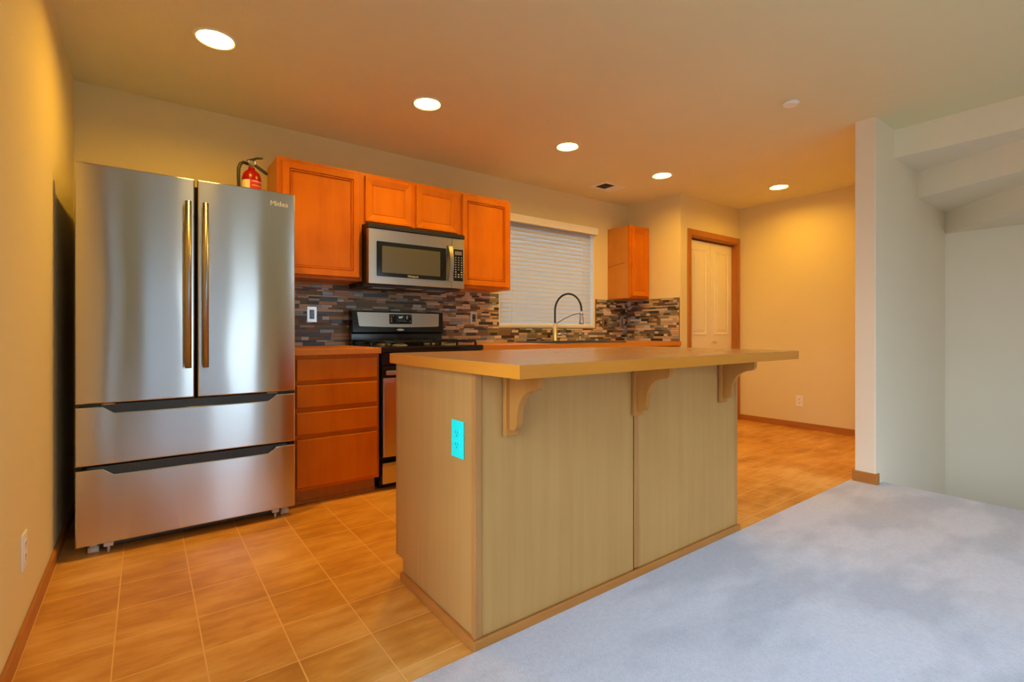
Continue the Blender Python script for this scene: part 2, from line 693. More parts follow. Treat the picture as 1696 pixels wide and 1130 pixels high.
# closet casing and folding door
mb = MB()
mb.box(DX0 - .058, DX0, CLY - .014, CLY, 0, DZ + .062, .003)
mb.box(DX1, DX1 + .05, CLY - .014, CLY, 0, DZ + .062, .003)
mb.box(DX0, DX1, CLY - .014, CLY, DZ, DZ + .062, .003)
mb.box(DX0, DX0 + .012, CLY, CLY + .1, 0, DZ).box(DX1 - .012, DX1, CLY, CLY + .1, 0, DZ).box(DX0 + .012, DX1 - .012, CLY, CLY + .1, DZ - .012, DZ)
struct('trim_2', mb, 'casing_wood')
root = thing('door_1', 'cream folding closet door with raised panels and wood casing', 'door', (5.03, CLY + .06, 0))
root['kind'] = 'structure'
lx0, lx1 = DX0 + .016, DX1 - .016
mid = (lx0 + lx1) / 2
for a_, b2 in ((lx0, mid - .002), (mid + .002, lx1)):
    mb = MB()
    yb = CLY + .085
    mb.box(a_, b2, CLY + .055, yb, .012, DZ - .03)
    pan = [(0, -.001), (.006, .008), (.012, .0085), (.018, .005), (.03, .003), (.06, .009)]
    for z0_, z1_ in ((.14, .78), (.98, 1.91)):
        mb.loops(a_ + .075, b2 - .075, z0_, z1_, CLY + .055, pan)
    obj('door_leaf', mb, 'door_paint', root)
obj('knob', MB().lathe((mid + .04, CLY + .055, .90), [(.012, -.002), (.012, .004), (.006, .008), (.006, .022), (.016, .03), (.017, .038), (.010, .045)], 20, 'y'), 'brass', root, label='round brass knob')

# ------------------------------------------------------------------ tiled backsplash
CT = .917        # worktop height
BT = 1.365       # top of the tiles


def tile_rows(mb, u0, u1, hole, put):
    z = CT + .001
    r_ = random.Random(11)
    while z < BT - .004:
        h = r_.choice([.011, .024, .024, .024, .017])
        h = min(h, BT - z)
        u = u0 - r_.random() * .06
        while u < u1:
            L = r_.choice([.045, .05, .075, .075, .1, .125, .15])
            a, b = max(u, u0), min(u + L, u1)
            u += L + .002
            k = r_.choices(range(9), [16, 13, 12, 11, 11, 11, 10, 8, 8])[0]
            if b - a < .004:
                continue
            segs = [(a, b)]
            if hole and z + h > hole[2] - .004:
                segs = []
                if a < hole[0]:
                    segs.append((a, min(b, hole[0])))
                if b > hole[1]:
                    segs.append((max(a, hole[1]), b))
            for p, q in segs:
                if q - p > .003:
                    mb.mat(TILE[k])
                    put(p, q, z, z + h, r_.uniform(.0062, .008))
        z += h + .002


mb = MB().mat('grout')
BX0 = .70
mb.box(BX0, WX0, WB - .005, WB, CT, BT).box(WX0, WX1 + .022, WB - .005, WB, CT, WZ0 - .012).box(WX1 + .022, RET, WB - .005, WB, CT, BT)
tile_rows(mb, BX0, RET - .007, (WX0, WX1 + .022, WZ0 - .012), lambda a, b, c_, d, dy: mb.box(a, b, WB - dy, WB - .004, c_, d))
mb.mat('tile_umber')
mb.box(WX1 + .022, WX1 + .026, WB - .009, WB - .004, WZ0 - .012, BT)
struct('backsplash', mb, label='mosaic backsplash of thin brown tan and grey tiles on the back wall', cat='backsplash')
mb = MB().mat('grout')
mb.box(RET - .005, RET, CLY + .012, WB - .009, CT, BT)
tile_rows(mb, CLY + .014, WB - .01, None, lambda a, b, c_, d, dy: mb.box(RET - dy, RET - .004, a, b, c_, d))
mb.mat('tile_olive').box(RET - .009, RET, CLY + .008, CLY + .014, CT, BT + .004).box(RET - .009, RET, CLY + .008, WB - .009, BT, BT + .004)
struct('backsplash_return', mb, label='mosaic backsplash on the short wall beside the closet', cat='backsplash')

# ------------------------------------------------------------------ refrigerator
FX0, FX1, FY = -.25, .668, 2.91
root = thing('refrigerator', 'stainless french door refrigerator with two freezer drawers', 'refrigerator', ((FX0 + FX1) / 2, 3.25, 0))
mb = MB().mat('fridge_side').box(FX0 + .012, FX1 - .012, FY + .07, 3.66, .05, 1.755, .004)
mb.mat('shadow_gap').box(FX0 + .02, FX1 - .02, FY + .045, FY + .07, .07, 1.75)
mb.mat('dark_grey').box(FX0 + .03, FX0 + .12, FY + .03, FY + .14, 1.755, 1.775, .004).box(FX1 - .12, FX1 - .03, FY + .03, FY + .14, 1.755, 1.775, .004)
mb.mat('dark_grey').box(FX0 + .05, FX1 - .05, FY + .08, FY + .1, .015, .05)
body = obj('body', mb, None, root)


def curved_front(mb, x0, x1, z0, z1, y, depth, bulge, cx_, half, notch=None, n=24):
    """door slab whose face bows slightly outwards; optional scooped top edge"""
    def yy(x):
        return y - bulge * (1 - ((x - cx_) / half) ** 2)
    xs = [x0 + (x1 - x0) * i / n for i in range(n + 1)]
    if notch:
        xs = sorted(set(xs + [notch[0], notch[1], notch[2], notch[3]]))
    def top(x):
        if not notch:
            return z1
        a, b, c_, d, dz = notch
        if x <= a or x >= d:
            return z1
        if b <= x <= c_:
            return z1 - dz
        return z1 - dz * ((x - a) / (b - a) if x < b else (d - x) / (d - c_))
    # front outline with small edge rounding
    rows = []
    r_ = .006
    for ins, dy in [(0, 0), (0, depth - r_), (r_ * .3, depth - r_ * .3), (r_, depth)]:
        ring = []
        sx = [x0 + ins + (x - x0) * (x1 - x0 - 2 * ins) / (x1 - x0) for x in xs]
        for x in sx:
            ring.append((x, yy(x) + depth - dy, z0 + ins))
        for x in reversed(sx):
            ring.append((x, yy(x) + depth - dy, top(x) - ins))
        rows.append([mb.bm.verts.new(p) for p in ring])
    N = len(rows[0])
    m_ = N // 2
    fs = []
    for a, b in zip(rows, rows[1:]):
        for k in range(N):
            q = mb.bm.faces.new([a[k], a[(k + 1) % N], b[(k + 1) % N], b[k]])
            fs.append(q)
    for ring in (rows[0], rows[-1]):
        for k in range(m_ - 1):
            q = mb.bm.faces.new([ring[k], ring[k + 1], ring[N - 2 - k], ring[N - 1 - k]])
            q.smooth = True
            fs.append(q)
        for k in range(N):
            mb.bm.edges.get((ring[k], ring[(k + 1) % N])).smooth = False
    mb._set(fs)
    return mb


XM = .204
dl = obj('door', curved_front(MB(), FX0, XM - .006, .692, 1.778, FY, .05, .006, (FX0 + XM) / 2, .24), 'stainless', root)
dr = obj('door', curved_front(MB(), XM + .006, FX1, .692, 1.778, FY, .05, .006, (FX1 + XM) / 2, .24), 'stainless', root)
for d_, hx in ((dl, XM - .036), (dr, XM + .036)):
    mb = MB()
    mb.tube([(hx, FY - .062, .842), (hx, FY - .062, 1.652)], .0135, 20)
    for z_ in (.90, 1.60):
        mb.tube([(hx, FY - .06, z_), (hx, FY - .001, z_)], .009, 12)
    obj('handle', mb, 'handle_steel', d_, label='tall round steel bar handle')
text('logo', 'Midea', .038, (.585, FY - .0060, 1.712), 'logo_shine', dr, label='metal brand lettering with the shine painted in')
for z0_, z1_ in ((.412, .678), (.052, .395)):
    nt = (FX0 + .095, FX0 + .135, FX1 - .135, FX1 - .095, .031)
    d_ = obj('drawer', curved_front(MB(), FX0, FX1, z0_, z1_, FY, .05, .004, (FX0 + FX1) / 2, .46, nt), 'stainless', root)
    obj('handle_recess', MB().box(FX0 + .04, FX1 - .04, FY + .012, FY + .03, z1_ - .045, z1_ + .008), 'charcoal_strip', d_, label='dark recessed grip strip')
for a, b, p, q in ((FX0 + .006, FX0 + .115, FX0 + .09, FX0 + .14), (FX1 - .115, FX1 - .006, FX1 - .14, FX1 - .09)):
    obj('hinge_cover', MB().mat('black_plastic').box(a, b, FY + .008, FY + .05, .681, .690).mat('nickel').tube([(p, FY + .006, .6865), (q, FY + .006, .6865)], .004, 8), None, root)
for x_ in (FX0 + .06, FX1 - .045):
    for y_ in (FY + .055, 3.6):
        mb = MB().tube([(x_ - .02, y_, .0165), (x_ + .02, y_, .0165)], .016, 16)
        mb.box(x_ - .012, x_ + .012, y_ - .005, y_ + .01, .0165, .052)
        obj('caster', mb, 'caster_plastic', root)
for x_ in (FX0 + .115, FX1 - .095):
    obj('leveling_foot', MB().box(x_ - .018, x_ + .018, FY + .02, FY + .045, .028, .048, .003).lathe((x_, FY + .033, 0), [(.006, .0), (.006, .03)], 10), 'caster_plastic', root)

# ------------------------------------------------------------------ fire extinguisher on the refrigerator
EX, EY, EZ = .521, 3.36, 1.7555
root = thing('fire_extinguisher', 'small red fire extinguisher standing on top of the refrigerator', 'fire extinguisher', (EX, EY, EZ))
R = .053
obj('cylinder', MB().lathe((EX, EY, EZ), [(R - .006, 0), (R, .006), (R, .185), (R * .97, .205), (R * .82, .228), (R * .55, .243), (R * .36, .248), (R * .34, .262)], 40), 'red_paint', root)


def wrap(mb, a0, a1, z0, z1, r_, n=12):
    for i in range(n):
        p, q = a0 + (a1 - a0) * i / n, a0 + (a1 - a0) * (i + 1) / n
        mb.quad((EX + r_ * math.cos(p), EY + r_ * math.sin(p), z0), (EX + r_ * math.cos(q), EY + r_ * math.sin(q), z0),
                (EX + r_ * math.cos(q), EY + r_ * math.sin(q), z1), (EX + r_ * math.cos(p), EY + r_ * math.sin(p), z1))


mb = MB().mat('label_cream')
wrap(mb, -PI * .99, -PI * .60, EZ + .03, EZ + .178, R + .0005)
mb.mat('label_red')
wrap(mb, -PI * .60, -PI * .08, EZ + .03, EZ + .178, R + .0005)
mb.mat('label_cream')
wrap(mb, -PI * .55, -PI * .15, EZ + .169, EZ + .173, R + .001)
for k in range(4):
    mb.mat('label_red' if k else 'label_cream')
    wrap(mb, -PI * .53, -PI * .2, EZ + .145 - .016 * k, EZ + .148 - .016 * k, R + .001)
mb.mat('label_cream')
wrap(mb, -PI * .57, -PI * .3, EZ + .10, EZ + .118, R + .0012)
obj('paper_label', mb, None, root, label='cream and red printed label')
mb = MB().mat('nickel').lathe((EX - .002, EY, EZ + .262), [(.014, 0), (.014, .012), (.018, .014), (.018, .022)], 20)
mb.mat('nickel').box(EX - .022, EX + .02, EY - .012, EY + .012, EZ + .281, EZ + .305, .003)
mb.lathe((EX - .005, EY - .012, EZ + .288), [(.012, 0), (.012, .008), (.009, .01)], 20, 'y')
obj('valve', mb, None, root)
mb = MB().mat('black_plastic').prism([(EX - .026, EZ + .306), (EX - .005, EZ + .315), (EX + .028, EZ + .330), (EX + .062, EZ + .335), (EX + .063, EZ + .330), (EX + .03, EZ + .322), (EX + .012, EZ + .309), (EX + .012, EZ + .300), (EX - .026, EZ + .300)], 'y', EY - .011, EY + .011)
obj('lever', mb, 'black_plastic', root, label='dark squeeze lever')
mb = MB().mat('black_plastic').prism([(EX + .012, EZ + .296), (EX + .03, EZ + .284), (EX + .09, EZ + .246), (EX + .088, EZ + .234), (EX + .08, EZ + .236), (EX + .03, EZ + .268), (EX + .012, EZ + .278)], 'y', EY - .01, EY + .01)
obj('carry_handle', mb, None, root)
pts = [(EX - .02, EY - .004, EZ + .282), (EX - .045, EY - .01, EZ + .286), (EX - .062, EY - .014, EZ + .272), (EX - .071, EY - .018, EZ + .245), (EX - .073, EY - .02, EZ + .2), (EX - .071, EY - .02, EZ + .12), (EX - .066, EY - .02, EZ + .05)]
obj('hose', MB().tube(pts, .0095, 12), 'black_plastic', root, label='black rubber hose bent down along the cylinder')

# ------------------------------------------------------------------ cabinets
DOORP = [(0, 0), (0, .016), (.004, .021), (.043, .020), (.0455, .011), (.0485, .011), (.051, .0165), (.0555, .0165), (.058, .006), (.061, .006), (.064, .0085), (.075, .0085)]
DOORS = [(0, 0), (0, .016), (.003, .021), (.016, .021), (.055, .007), (.057, .003), (.060, .003), (.063, .006), (.07, .006)]
UZ0, UZ1, UY = 1.372, 2.138, 3.405


def wall_cabinet(label, x0, x1, z0, z1, doors, prof=DOORP, x_side='cabinet_wood_side'):
    root_ = thing('wall_cabinet', label, 'cabinet', ((x0 + x1) / 2, WB, z0))
    mb_ = MB().mat(x_side).box(x0, x1, UY + .018, WB, z0, z1, .001)
    mb_.mat('cabinet_wood')
    e = .001
    mb_.box(x0, x0 + .04, UY, UY + .018, z0, z1).box(x1 - .04, x1, UY, UY + .018, z0, z1)
    mb_.box(x0 + .04, x1 - .04, UY, UY + .018, z0, z0 + .04).box(x0 + .04, x1 - .04, UY, UY + .018, z1 - .04, z1)
    if len(doors) > 1:
        c_ = (x0 + x1) / 2
        mb_.box(c_ - .03, c_ + .03, UY, UY + .018, z0 + .04, z1 - .04)
    obj('cabinet_body', mb_, None, root_)
    for a, b in doors:
        obj('door', MB().loops(a, b, z0 + .02, z1 - .022, UY, prof), 'cabinet_wood', root_)
    return root_


wall_cabinet('tall orange wood wall cabinet directly right of the refrigerator', .672, 1.222, UZ0, UZ1, [(.70, 1.20)])
wall_cabinet('short orange wood wall cabinet with two doors above the microwave', 1.222, 2.006, 1.775, UZ1, [(1.24, 1.598), (1.63, 1.988)], DOORS)
wall_cabinet('tall orange wood wall cabinet between the microwave and the window', 2.006, 2.52, UZ0, UZ1, [(2.035, 2.495)])
r_ = wall_cabinet('narrow orange wood corner wall cabinet right of the window', 4.078, 4.398, UZ0, UZ1, [(4.105, 4.375)], DOORS)
# hairline scratch on the side of the corner cabinet
obj('scratch', MB().tube([(4.0778, 3.70, 1.722), (4.0778, 3.60, 1.734), (4.0778, 3.47, 1.748)], .0022, 8), 'tile_brown', r_)


def slab(x0, x1, z0, z1, y):
    return MB().loops(x0, x1, z0, z1, y, [(0, 0), (0, .014), (.004, .019), (.006, .02)])


BY = 3.03
root = thing('base_cabinet', 'orange wood base cabinet with four drawers between refrigerator and range', 'cabinet', (.95, 3.35, 0))
BX1 = 1.198
mb = MB().mat('cabinet_wood_side').box(.69, BX1, BY + .018, WB, .09, .878)
mb.mat('cabinet_wood').box(.69, .705, BY, BY + .018, .09, .878).box(BX1 - .02, BX1, BY, BY + .018, .09, .878)
for a, b in ((.09, .112), (.388, .418), (.545, .575), (.705, .733), (.858, .878)):
    mb.box(.705, BX1 - .02, BY, BY + .018, a, b)
mb.mat('shadow_gap').box(.705, BX1 - .02, BY + .017, BY + .0179, .11, .86)
obj('cabinet_body', mb, None, root)
for a, b in ((.730, .860), (.573, .707), (.416, .547), (.108, .391)):
    obj('drawer', slab(.698, BX1 - .016, a, b, BY), 'cabinet_wood', root)
obj('toe_kick', MB().box(.69, BX1 - .012, BY + .045, BY + .06, 0, .09).box(.69, BX1 - .012, BY + .035, BY + .045, 0, .018, .003), 'casing_wood', root)

mb = MB().mat('counter_warm_lit').box(.676, 1.202, 2.995, WB - .009, .879, CT, .004)
tag(obj('countertop', mb), 'short wood-toned countertop on the drawer cabinet beside the refrigerator', 'countertop')

# run of base cabinets under the sink
group = 'base cabinets under the sink worktop'
for i, (a, b) in enumerate(((1.975, 2.70), (2.70, 3.60), (3.60, 4.385))):
    root = thing('base_cabinet', ['orange wood base cabinet right of the range behind the island', 'orange wood sink base cabinet under the faucet', 'orange wood base cabinet in the corner beside the closet wall'][i], 'cabinet', ((a + b) / 2, 3.35, 0), group)
    top_ = .70 if i == 1 else .878
    mb = MB().mat('cabinet_wood').box(a + .001, b - .001, BY + .018, WB - .012, .09, top_).box(a + .001, b - .001, BY, BY + .018, .09, .878)
    obj('cabinet_body', mb, None, root)
    c_ = (a + b) / 2
    for p, q in ((a + .02, c_ - .008), (c_ + .008, b - .02)):
        obj('door', MB().loops(p, q, .11, .70, BY, DOORP), 'cabinet_wood', root)
        obj('drawer', slab(p, q, .725, .86, BY), 'cabinet_wood', root)
    obj('toe_kick', MB().box(a + .001, b - .001, BY + .045, BY + .06, 0, .09), 'casing_wood', root)
SX0, SX1, SY0, SY1 = 2.78, 3.58, 3.09, 3.53
mb = MB().mat('counter_warm_lit')
x0_, x1_ = 1.972, RET - .009
for q in ((x0_, SX0, 2.995, WB - .009), (SX1, x1_, 2.995, WB - .009), (SX0, SX1, 2.995, SY0), (SX0, SX1, SY1, WB - .009)):
    mb.box(*q, .879, CT)
tag(obj('countertop', mb), 'long wood-toned countertop with the sink under the window', 'countertop')
mb = MB().mat('dark_grey')
e = .035
zr = CT + .001
for q in ((SX0 - e, SX0 + .02, SY0 - e, SY1 + e + .06), (SX1 - .02, SX1 + e, SY0 - e, SY1 + e + .06), (SX0 + .02, SX1 - .02, SY0 - e, SY0 + .02), (SX0 + .02, SX1 - .02, SY1 - .02, SY1 + e + .06)):
    mb.box(*q, zr, zr + .009, .003)
for q in ((SX0 + .006, SX0 + .012, SY0 + .006, SY1 - .006), (SX1 - .012, SX1 - .006, SY0 + .006, SY1 - .006), (SX0 + .012, SX1 - .012, SY0 + .006, SY0 + .012), (SX0 + .012, SX1 - .012, SY1 - .012, SY1 - .006)):
    mb.box(*q, .74, zr)
mb.box(SX0 + .006, SX1 - .006, SY0 + .006, SY1 - .006, .732, .74)
root = tag(obj('sink', mb), 'dark drop-in kitchen sink with a thin rim below the window', 'sink')
FXc, FYc, FZ = 3.19, 3.58, zr + .009
root = thing('faucet', 'tall spring-neck kitchen faucet with black hose arching in front of the blind', 'faucet', (FXc, FYc, FZ))
obj('body', MB().lathe((FXc, FYc, FZ), [(.030, 0), (.030, .006), (.021, .012), (.020, .165), (.014, .172)], 24), 'nickel', root)
hx_, hy_ = 3.285, 3.315
pts = []
zb, zt = 1.088, 1.385
for i in range(6):
    pts.append((FXc, FYc, 1.07 + (1.22 - 1.07) * i / 6))
for i in range(25):
    a_ = PI - PI * i / 24
    c_ = .5 + .5 * math.cos(a_)
    pts.append((FXc + (hx_ - FXc) * c_, FYc + (hy_ - FYc) * c_, 1.22 + .158 * math.sin(a_)))
pts.append((hx_, hy_, 1.20))
obj('hose', MB().tube(pts, .0095, 12), 'black_plastic', root, label='black arched hose')
obj('spray_head', MB().lathe((hx_, hy_, zb), [(.021, 0), (.023, .01), (.019, .045), (.014, .09), (.013, .118), (.010, .122)], 20).box(hx_ + .012, hx_ + .026, hy_ - .006, hy_ + .006, zb + .03, zb + .06, .003), 'nickel', root)
pts = []
for i in range(13):
    t_ = i / 12
    pts.append((FXc + (hx_ - FXc) * t_, FYc + (hy_ - FYc) * t_, 1.085 + .105 * math.sin(t_ * PI / 2)))
obj('support_arm', MB().tube(pts, .005, 10).lathe((hx_, hy_, 1.178), [(.018, 0), (.018, .016)], 20), 'nickel', root)
obj('lever', MB().tube([(FXc + .01, FYc - .01, .99), (FXc + .05, FYc - .04, .99)], .013, 12).tube([(FXc + .05, FYc - .04, .99), (FXc + .075, FYc - .06, .992)], .005, 8).lathe((FXc + .078, FYc - .062, .982), [(.006, 0), (.011, .004), (.011, .016), (.006, .02)], 14), 'chrome', root)
root = thing('soap_dispenser', 'small chrome soap dispenser pump right of the faucet', 'soap dispenser', (3.56, FYc - .02, FZ))
sx_, sy_ = 3.53, FYc
obj('pump_base', MB().lathe((sx_, sy_, FZ), [(.019, 0), (.019, .006), (.012, .012), (.013, .03), (.009, .036), (.009, .052)], 18), 'chrome', root)
obj('pump_head', MB().lathe((sx_, sy_, FZ + .052), [(.012, 0), (.015, .006), (.013, .024), (.006, .028)], 18).tube([(sx_, sy_, FZ + .066), (sx_ - .012, sy_ - .05, FZ + .064)], .005, 8), 'chrome', root)

# ------------------------------------------------------------------ microwave
MX0, MX1, MY, MZ0, MZ1 = 1.228, 1.99, 3.29, 1.345, 1.772
root = thing('microwave', 'stainless over-the-range microwave hung below the short cabinet', 'microwave', ((MX0 + MX1) / 2, 3.5, MZ0))
mb = MB().mat('black_plastic').box(MX0, MX1, MY + .04, WB - .012, MZ0 + .01, MZ1, .003)
mb.mat('dark_grey').box(MX0 - .0, MX1, MY + .06, WB - .03, MZ0 - .008, MZ0 + .01)
mb.mat('nickel').box(MX0 + .08, MX0 + .25, MY + .14, MY + .25, MZ0 - .011, MZ0 - .008).box(MX1 - .25, MX1 - .08, MY + .14, MY + .25, MZ0 - .011, MZ0 - .008)
mb.mat('label_cream').box(MX0 + .33, MX0 + .46, MY + .1, MY + .16, MZ0 - .0105, MZ0 - .008)
obj('body', mb, None, root)
mb = MB().prism([(MY + .04, MZ1 - .001), (MY + .01, MZ1 - .001), (MY - .006, MZ1 - .012), (MY - .006, MZ1 - .036), (MY + .04, MZ1 - .036)], 'x', MX0 - .004, MX1)
obj('vent_grille', mb, 'black_plastic', root, label='black vent strip along the top')
DXR = 1.878
door = obj('door', MB().box(MX0 - .002, DXR, MY, MY + .04, MZ0 + .004, MZ1 - .038, .004), 'stainless_dull', root)
wx0, wx1, wz0, wz1 = MX0 + .055, DXR - .05, MZ0 + .058, MZ1 - .125
mb = MB().mat('handle_steel').prism(MB().rrect(wx0 - .007, wx1 + .007, wz0 - .007, wz1 + .007, .012), 'y', MY - .002, MY + .01)
mb.mat('black_gloss').prism(MB().rrect(wx0, wx1, wz0, wz1, .008), 'y', MY - .0035, MY + .01)
mb.mat('microwave_glass').prism(MB().rrect(wx0 + .04, wx1 - .05, wz0 + .028, wz1 - .03, .004), 'y', MY - .0042, MY + .01)
obj('window', mb, None, door)
text('logo', 'Whirlpool', .020, ((wx0 + wx1) / 2, MY - .0042, wz0 + .013), 'print_white', door, label='small white brand lettering')
mb = MB()
zs0, zs1 = MZ0 + .06, MZ1 - .10
sec = []
for i in range(15):
    t_ = i / 14
    z_ = zs0 + (zs1 - zs0) * t_
    bow = .012 + .030 * math.sin(PI * t_)
    sec.append((MY - bow, z_))
inner = [(p[0] + .012, p[1]) for p in sec]
mb.prism(sec + inner[::-1], 'x', DXR - .035, DXR - .002)
for z_ in (zs0 + .012, zs1 - .012):
    mb.box(DXR - .03, DXR - .008, MY - .014, MY + .002, z_ - .012, z_ + .012)
obj('handle', mb, 'handle_steel', door, label='bowed steel handle')
cp = obj('control_panel', MB().box(DXR + .002, MX1, MY, MY + .04, MZ0 + .004, MZ1 - .038, .004), 'stainless_dull', root)
mb = MB().mat('black_gloss').prism(MB().rrect(DXR + .016, MX1 - .012, MZ0 + .062, MZ1 - .122, .004), 'y', MY - .002, MY + .01)
mb.mat('lcd_grey').prism(MB().rrect(DXR + .026, MX1 - .022, MZ1 - .165, MZ1 - .136, .002), 'y', MY - .003, MY + .01)
mb.mat('print_grey')
for r0 in range(9):
    for c0 in range(3):
        if r0 == 6 and c0 == 1:
            continue
        xk = DXR + .034 + c0 * .026
        zk = MZ1 - .185 - r0 * .0185
        s_ = .006 if r0 < 6 else .008
        mb.box(xk - s_ * .8, xk + s_ * .8, MY - .0032, MY - .001, zk - s_ * .6, zk + s_ * .6)
obj('keypad', mb, None, cp)

# ------------------------------------------------------------------ range
RX0, RX1, RY = 1.206, 1.968, 3.0
root = thing('range', 'black and stainless gas range between the cabinets', 'range', ((RX0 + RX1) / 2, 3.35, 0))
mb = MB().mat('black_plastic').box(RX0, RX1, RY + .045, WB - .04, .03, .885)
for x_ in (RX0 + .05, RX1 - .05):
    for y_ in (RY + .09, 3.6):
        mb.box(x_ - .015, x_ + .015, y_ - .015, y_ + .015, 0, .03)
mb.box(RX0 + .01, RX1 - .01, RY + .08, RY + .09, .0, .03)
obj('body', mb, None, root)
mb = MB().mat('black_gloss').box(RX0 - .004, RX1 + .004, RY - .012, 3.60, .885, .922, .008)
obj('cooktop', mb, None, root)
# burners and cast grates
for x_ in (RX0 + .19, RX1 - .19):
    for y_ in (RY + .16, RY + .44):
        obj('burner', MB().mat('burner_grey').lathe((x_, y_, .921), [(.055, 0), (.05, .008), (.038, .01)], 24).mat('black_iron').lathe((x_, y_, .931), [(.034, 0), (.036, .003), (.03, .008)], 24), None, root)
for gx0, gx1 in ((RX0 + .04, (RX0 + RX1) / 2 - .02), ((RX0 + RX1) / 2 + .02, RX1 - .04)):
    mb = MB()
    gy0, gy1 = RY + .03, RY + .56
    for y_ in (gy0, (gy0 + gy1) / 2, gy1):
        mb.box(gx0, gx1, y_ - .006, y_ + .006, .945, .957, .003)
    for x_ in (gx0, gx1):
        mb.box(x_ - .006, x_ + .006, gy0, gy1, .945, .957, .003)
    for x_ in (gx0, gx1):
        for y_ in (gy0, (gy0 + gy1) / 2, gy1):
            mb.box(x_ - .007, x_ + .007, y_ - .007, y_ + .007, .9215, .95, .003)
    cx_ = (gx0 + gx1) / 2
    mb.box(cx_ - .005, cx_ + .005, gy0, gy0 + .1, .946, .96, .003).box(cx_ - .005, cx_ + .005, gy1 - .1, gy1, .946, .96, .003)
    mb.box(cx_ - .005, cx_ + .005, (gy0 + gy1) / 2 - .09, (gy0 + gy1) / 2 + .09, .946, .96, .003)
    for y_ in ((gy0 * 3 + gy1) / 4, (gy0 + 3 * gy1) / 4):
        mb.box(gx0, gx0 + .1, y_ - .005, y_ + .005, .946, .96, .003).box(gx1 - .1, gx1, y_ - .005, y_ + .005, .946, .96, .003)
    obj('grate', mb, 'black_gloss', root)
# back guard with its steel control face
mb = MB().prism([(3.602, .90), (3.602, 1.00), (3.575, 1.015), (3.59, 1.172), (3.62, 1.176), (3.665, 1.176), (3.665, .90)], 'x', RX0 + .01, RX1 - .005)
bgd = obj('backguard', mb, 'black_gloss', root)


def leaning(mb, poly, off):
    n_ = Vector((0, -(1.172 - 1.015), .015)).normalized()
    def mk(p, o_):
        y_ = 3.575 + (p[1] - 1.015) * (.015 / .157)
        return Vector((p[0], y_, p[1])) + n_ * o_
    v0 = [mb.bm.verts.new(mk(p, -.003)) for p in poly]
    v1 = [mb.bm.verts.new(mk(p, off)) for p in poly]
    N = len(poly)
    fs = [mb.bm.faces.new(v0[::-1]), mb.bm.faces.new(v1)] + [mb.bm.faces.new([v0[i], v0[(i + 1) % N], v1[(i + 1) % N], v1[i]]) for i in range(N)]
    mb._set(fs)


px0, px1 = RX0 + .045, RX1 - .04
poly = [(px0, 1.162), (px0 + .012, 1.062)]
for i in range(11):
    t_ = i / 10
    poly.append((px0 + .02 + (px1 - px0 - .04) * t_, 1.058 - .006 * math.sin(PI * t_)))
poly += [(px1 - .008, 1.062), (px1, 1.162)]
mb = MB()
leaning(mb, poly, .003)
cpn = obj('control_panel', mb, 'stainless_dull', bgd)
qx = (RX0 + RX1) / 2
mb = MB().mat('black_gloss')
leaning(mb, MB().rrect(qx - .088, qx + .098, 1.076, 1.152, .005), .0045)
mb.mat('lcd_grey')
for (a, b, c_, d) in ((qx - .03, qx + .035, 1.142, 1.1445), (qx - .03, qx + .035, 1.108, 1.1105), (qx - .03, qx - .027, 1.108, 1.144), (qx + .032, qx + .035, 1.108, 1.144)):
    leaning(mb, [(a, c_), (b, c_), (b, d), (a, d)], .0052)
mb.mat('print_grey')
for k in range(5):
    xk = qx - .03 + k * .017
    leaning(mb, [(xk, 1.096), (xk + .009, 1.096), (xk + .009, 1.101), (xk, 1.101)], .0052)
for xk, zk in ((qx - .078, 1.135), (qx - .06, 1.135), (qx - .076, 1.117), (qx - .076, 1.103), (qx - .076, 1.09), (qx + .078, 1.136), (qx + .078, 1.094)):
    leaning(mb, [(xk, zk), (xk + .009, zk), (xk + .009, zk + .007), (xk, zk + .007)], .0052)
leaning(mb, [(qx + .058, 1.108), (qx + .068, 1.128), (qx + .058, 1.147), (qx + .048, 1.128)], .0052)
obj('display', mb, None, cpn)
text('clock_digits', '3:07', .021, (qx + .004, 3.5795, 1.1275), 'clock_digits', cpn, (PI / 2 - .095, 0, 0), .0004, 'lit clock digits')
mb = MB()
leaning(mb, [(qx + .03 * math.cos(2 * PI * k / 24), 1.032 + .008 * math.sin(2 * PI * k / 24)) for k in range(24)], .003)
obj('badge', mb, 'logo_shine', bgd, label='silver oval maker badge')
# front
mb = MB().mat('black_gloss').box(RX0, RX1, RY + .002, RY + .045, .80, .884, .004)
front = obj('control_front', mb, None, root)
for k in range(5):
    x_ = RX0 + .10 + k * (RX1 - RX0 - .2) / 4
    obj('knob', MB().lathe((x_, RY + .003, .842), [(.021, 0), (.021, .006), (.016, .01), (.015, .026), (.012, .028)], 18, 'y'), 'black_plastic', front)
door = obj('oven_door', MB().mat('black_gloss').box(RX0 + .002, RX1 - .002, RY, RY + .044, .212, .795, .004).mat('stainless').box(RX0 + .008, RX1 - .008, RY - .006, RY, .216, .722, .003), None, root)
mb = MB().box(RX0 + .012, RX1 - .012, RY - .045, RY - .024, .742, .772, .007)
for x_ in (RX0 + .04, RX1 - .04):
    mb.box(x_ - .012, x_ + .012, RY - .026, RY + .002, .746, .768)
obj('handle', mb, 'handle_steel', door, label='flat steel bar handle')
obj('window', MB().prism(MB().rrect(RX0 + .15, RX1 - .15, .32, .62, .012), 'y', RY - .0075, RY - .003), 'oven_glass', door)
dw = obj('drawer', MB().mat('stainless').box(RX0 + .004, RX1 - .004, RY - .004, RY + .044, .045, .165, .004), None, root)
obj('drawer_grip', MB().box(RX0 + .004, RX1 - .004, RY - .010, RY + .01, .158, .18, .005), 'handle_steel', dw)

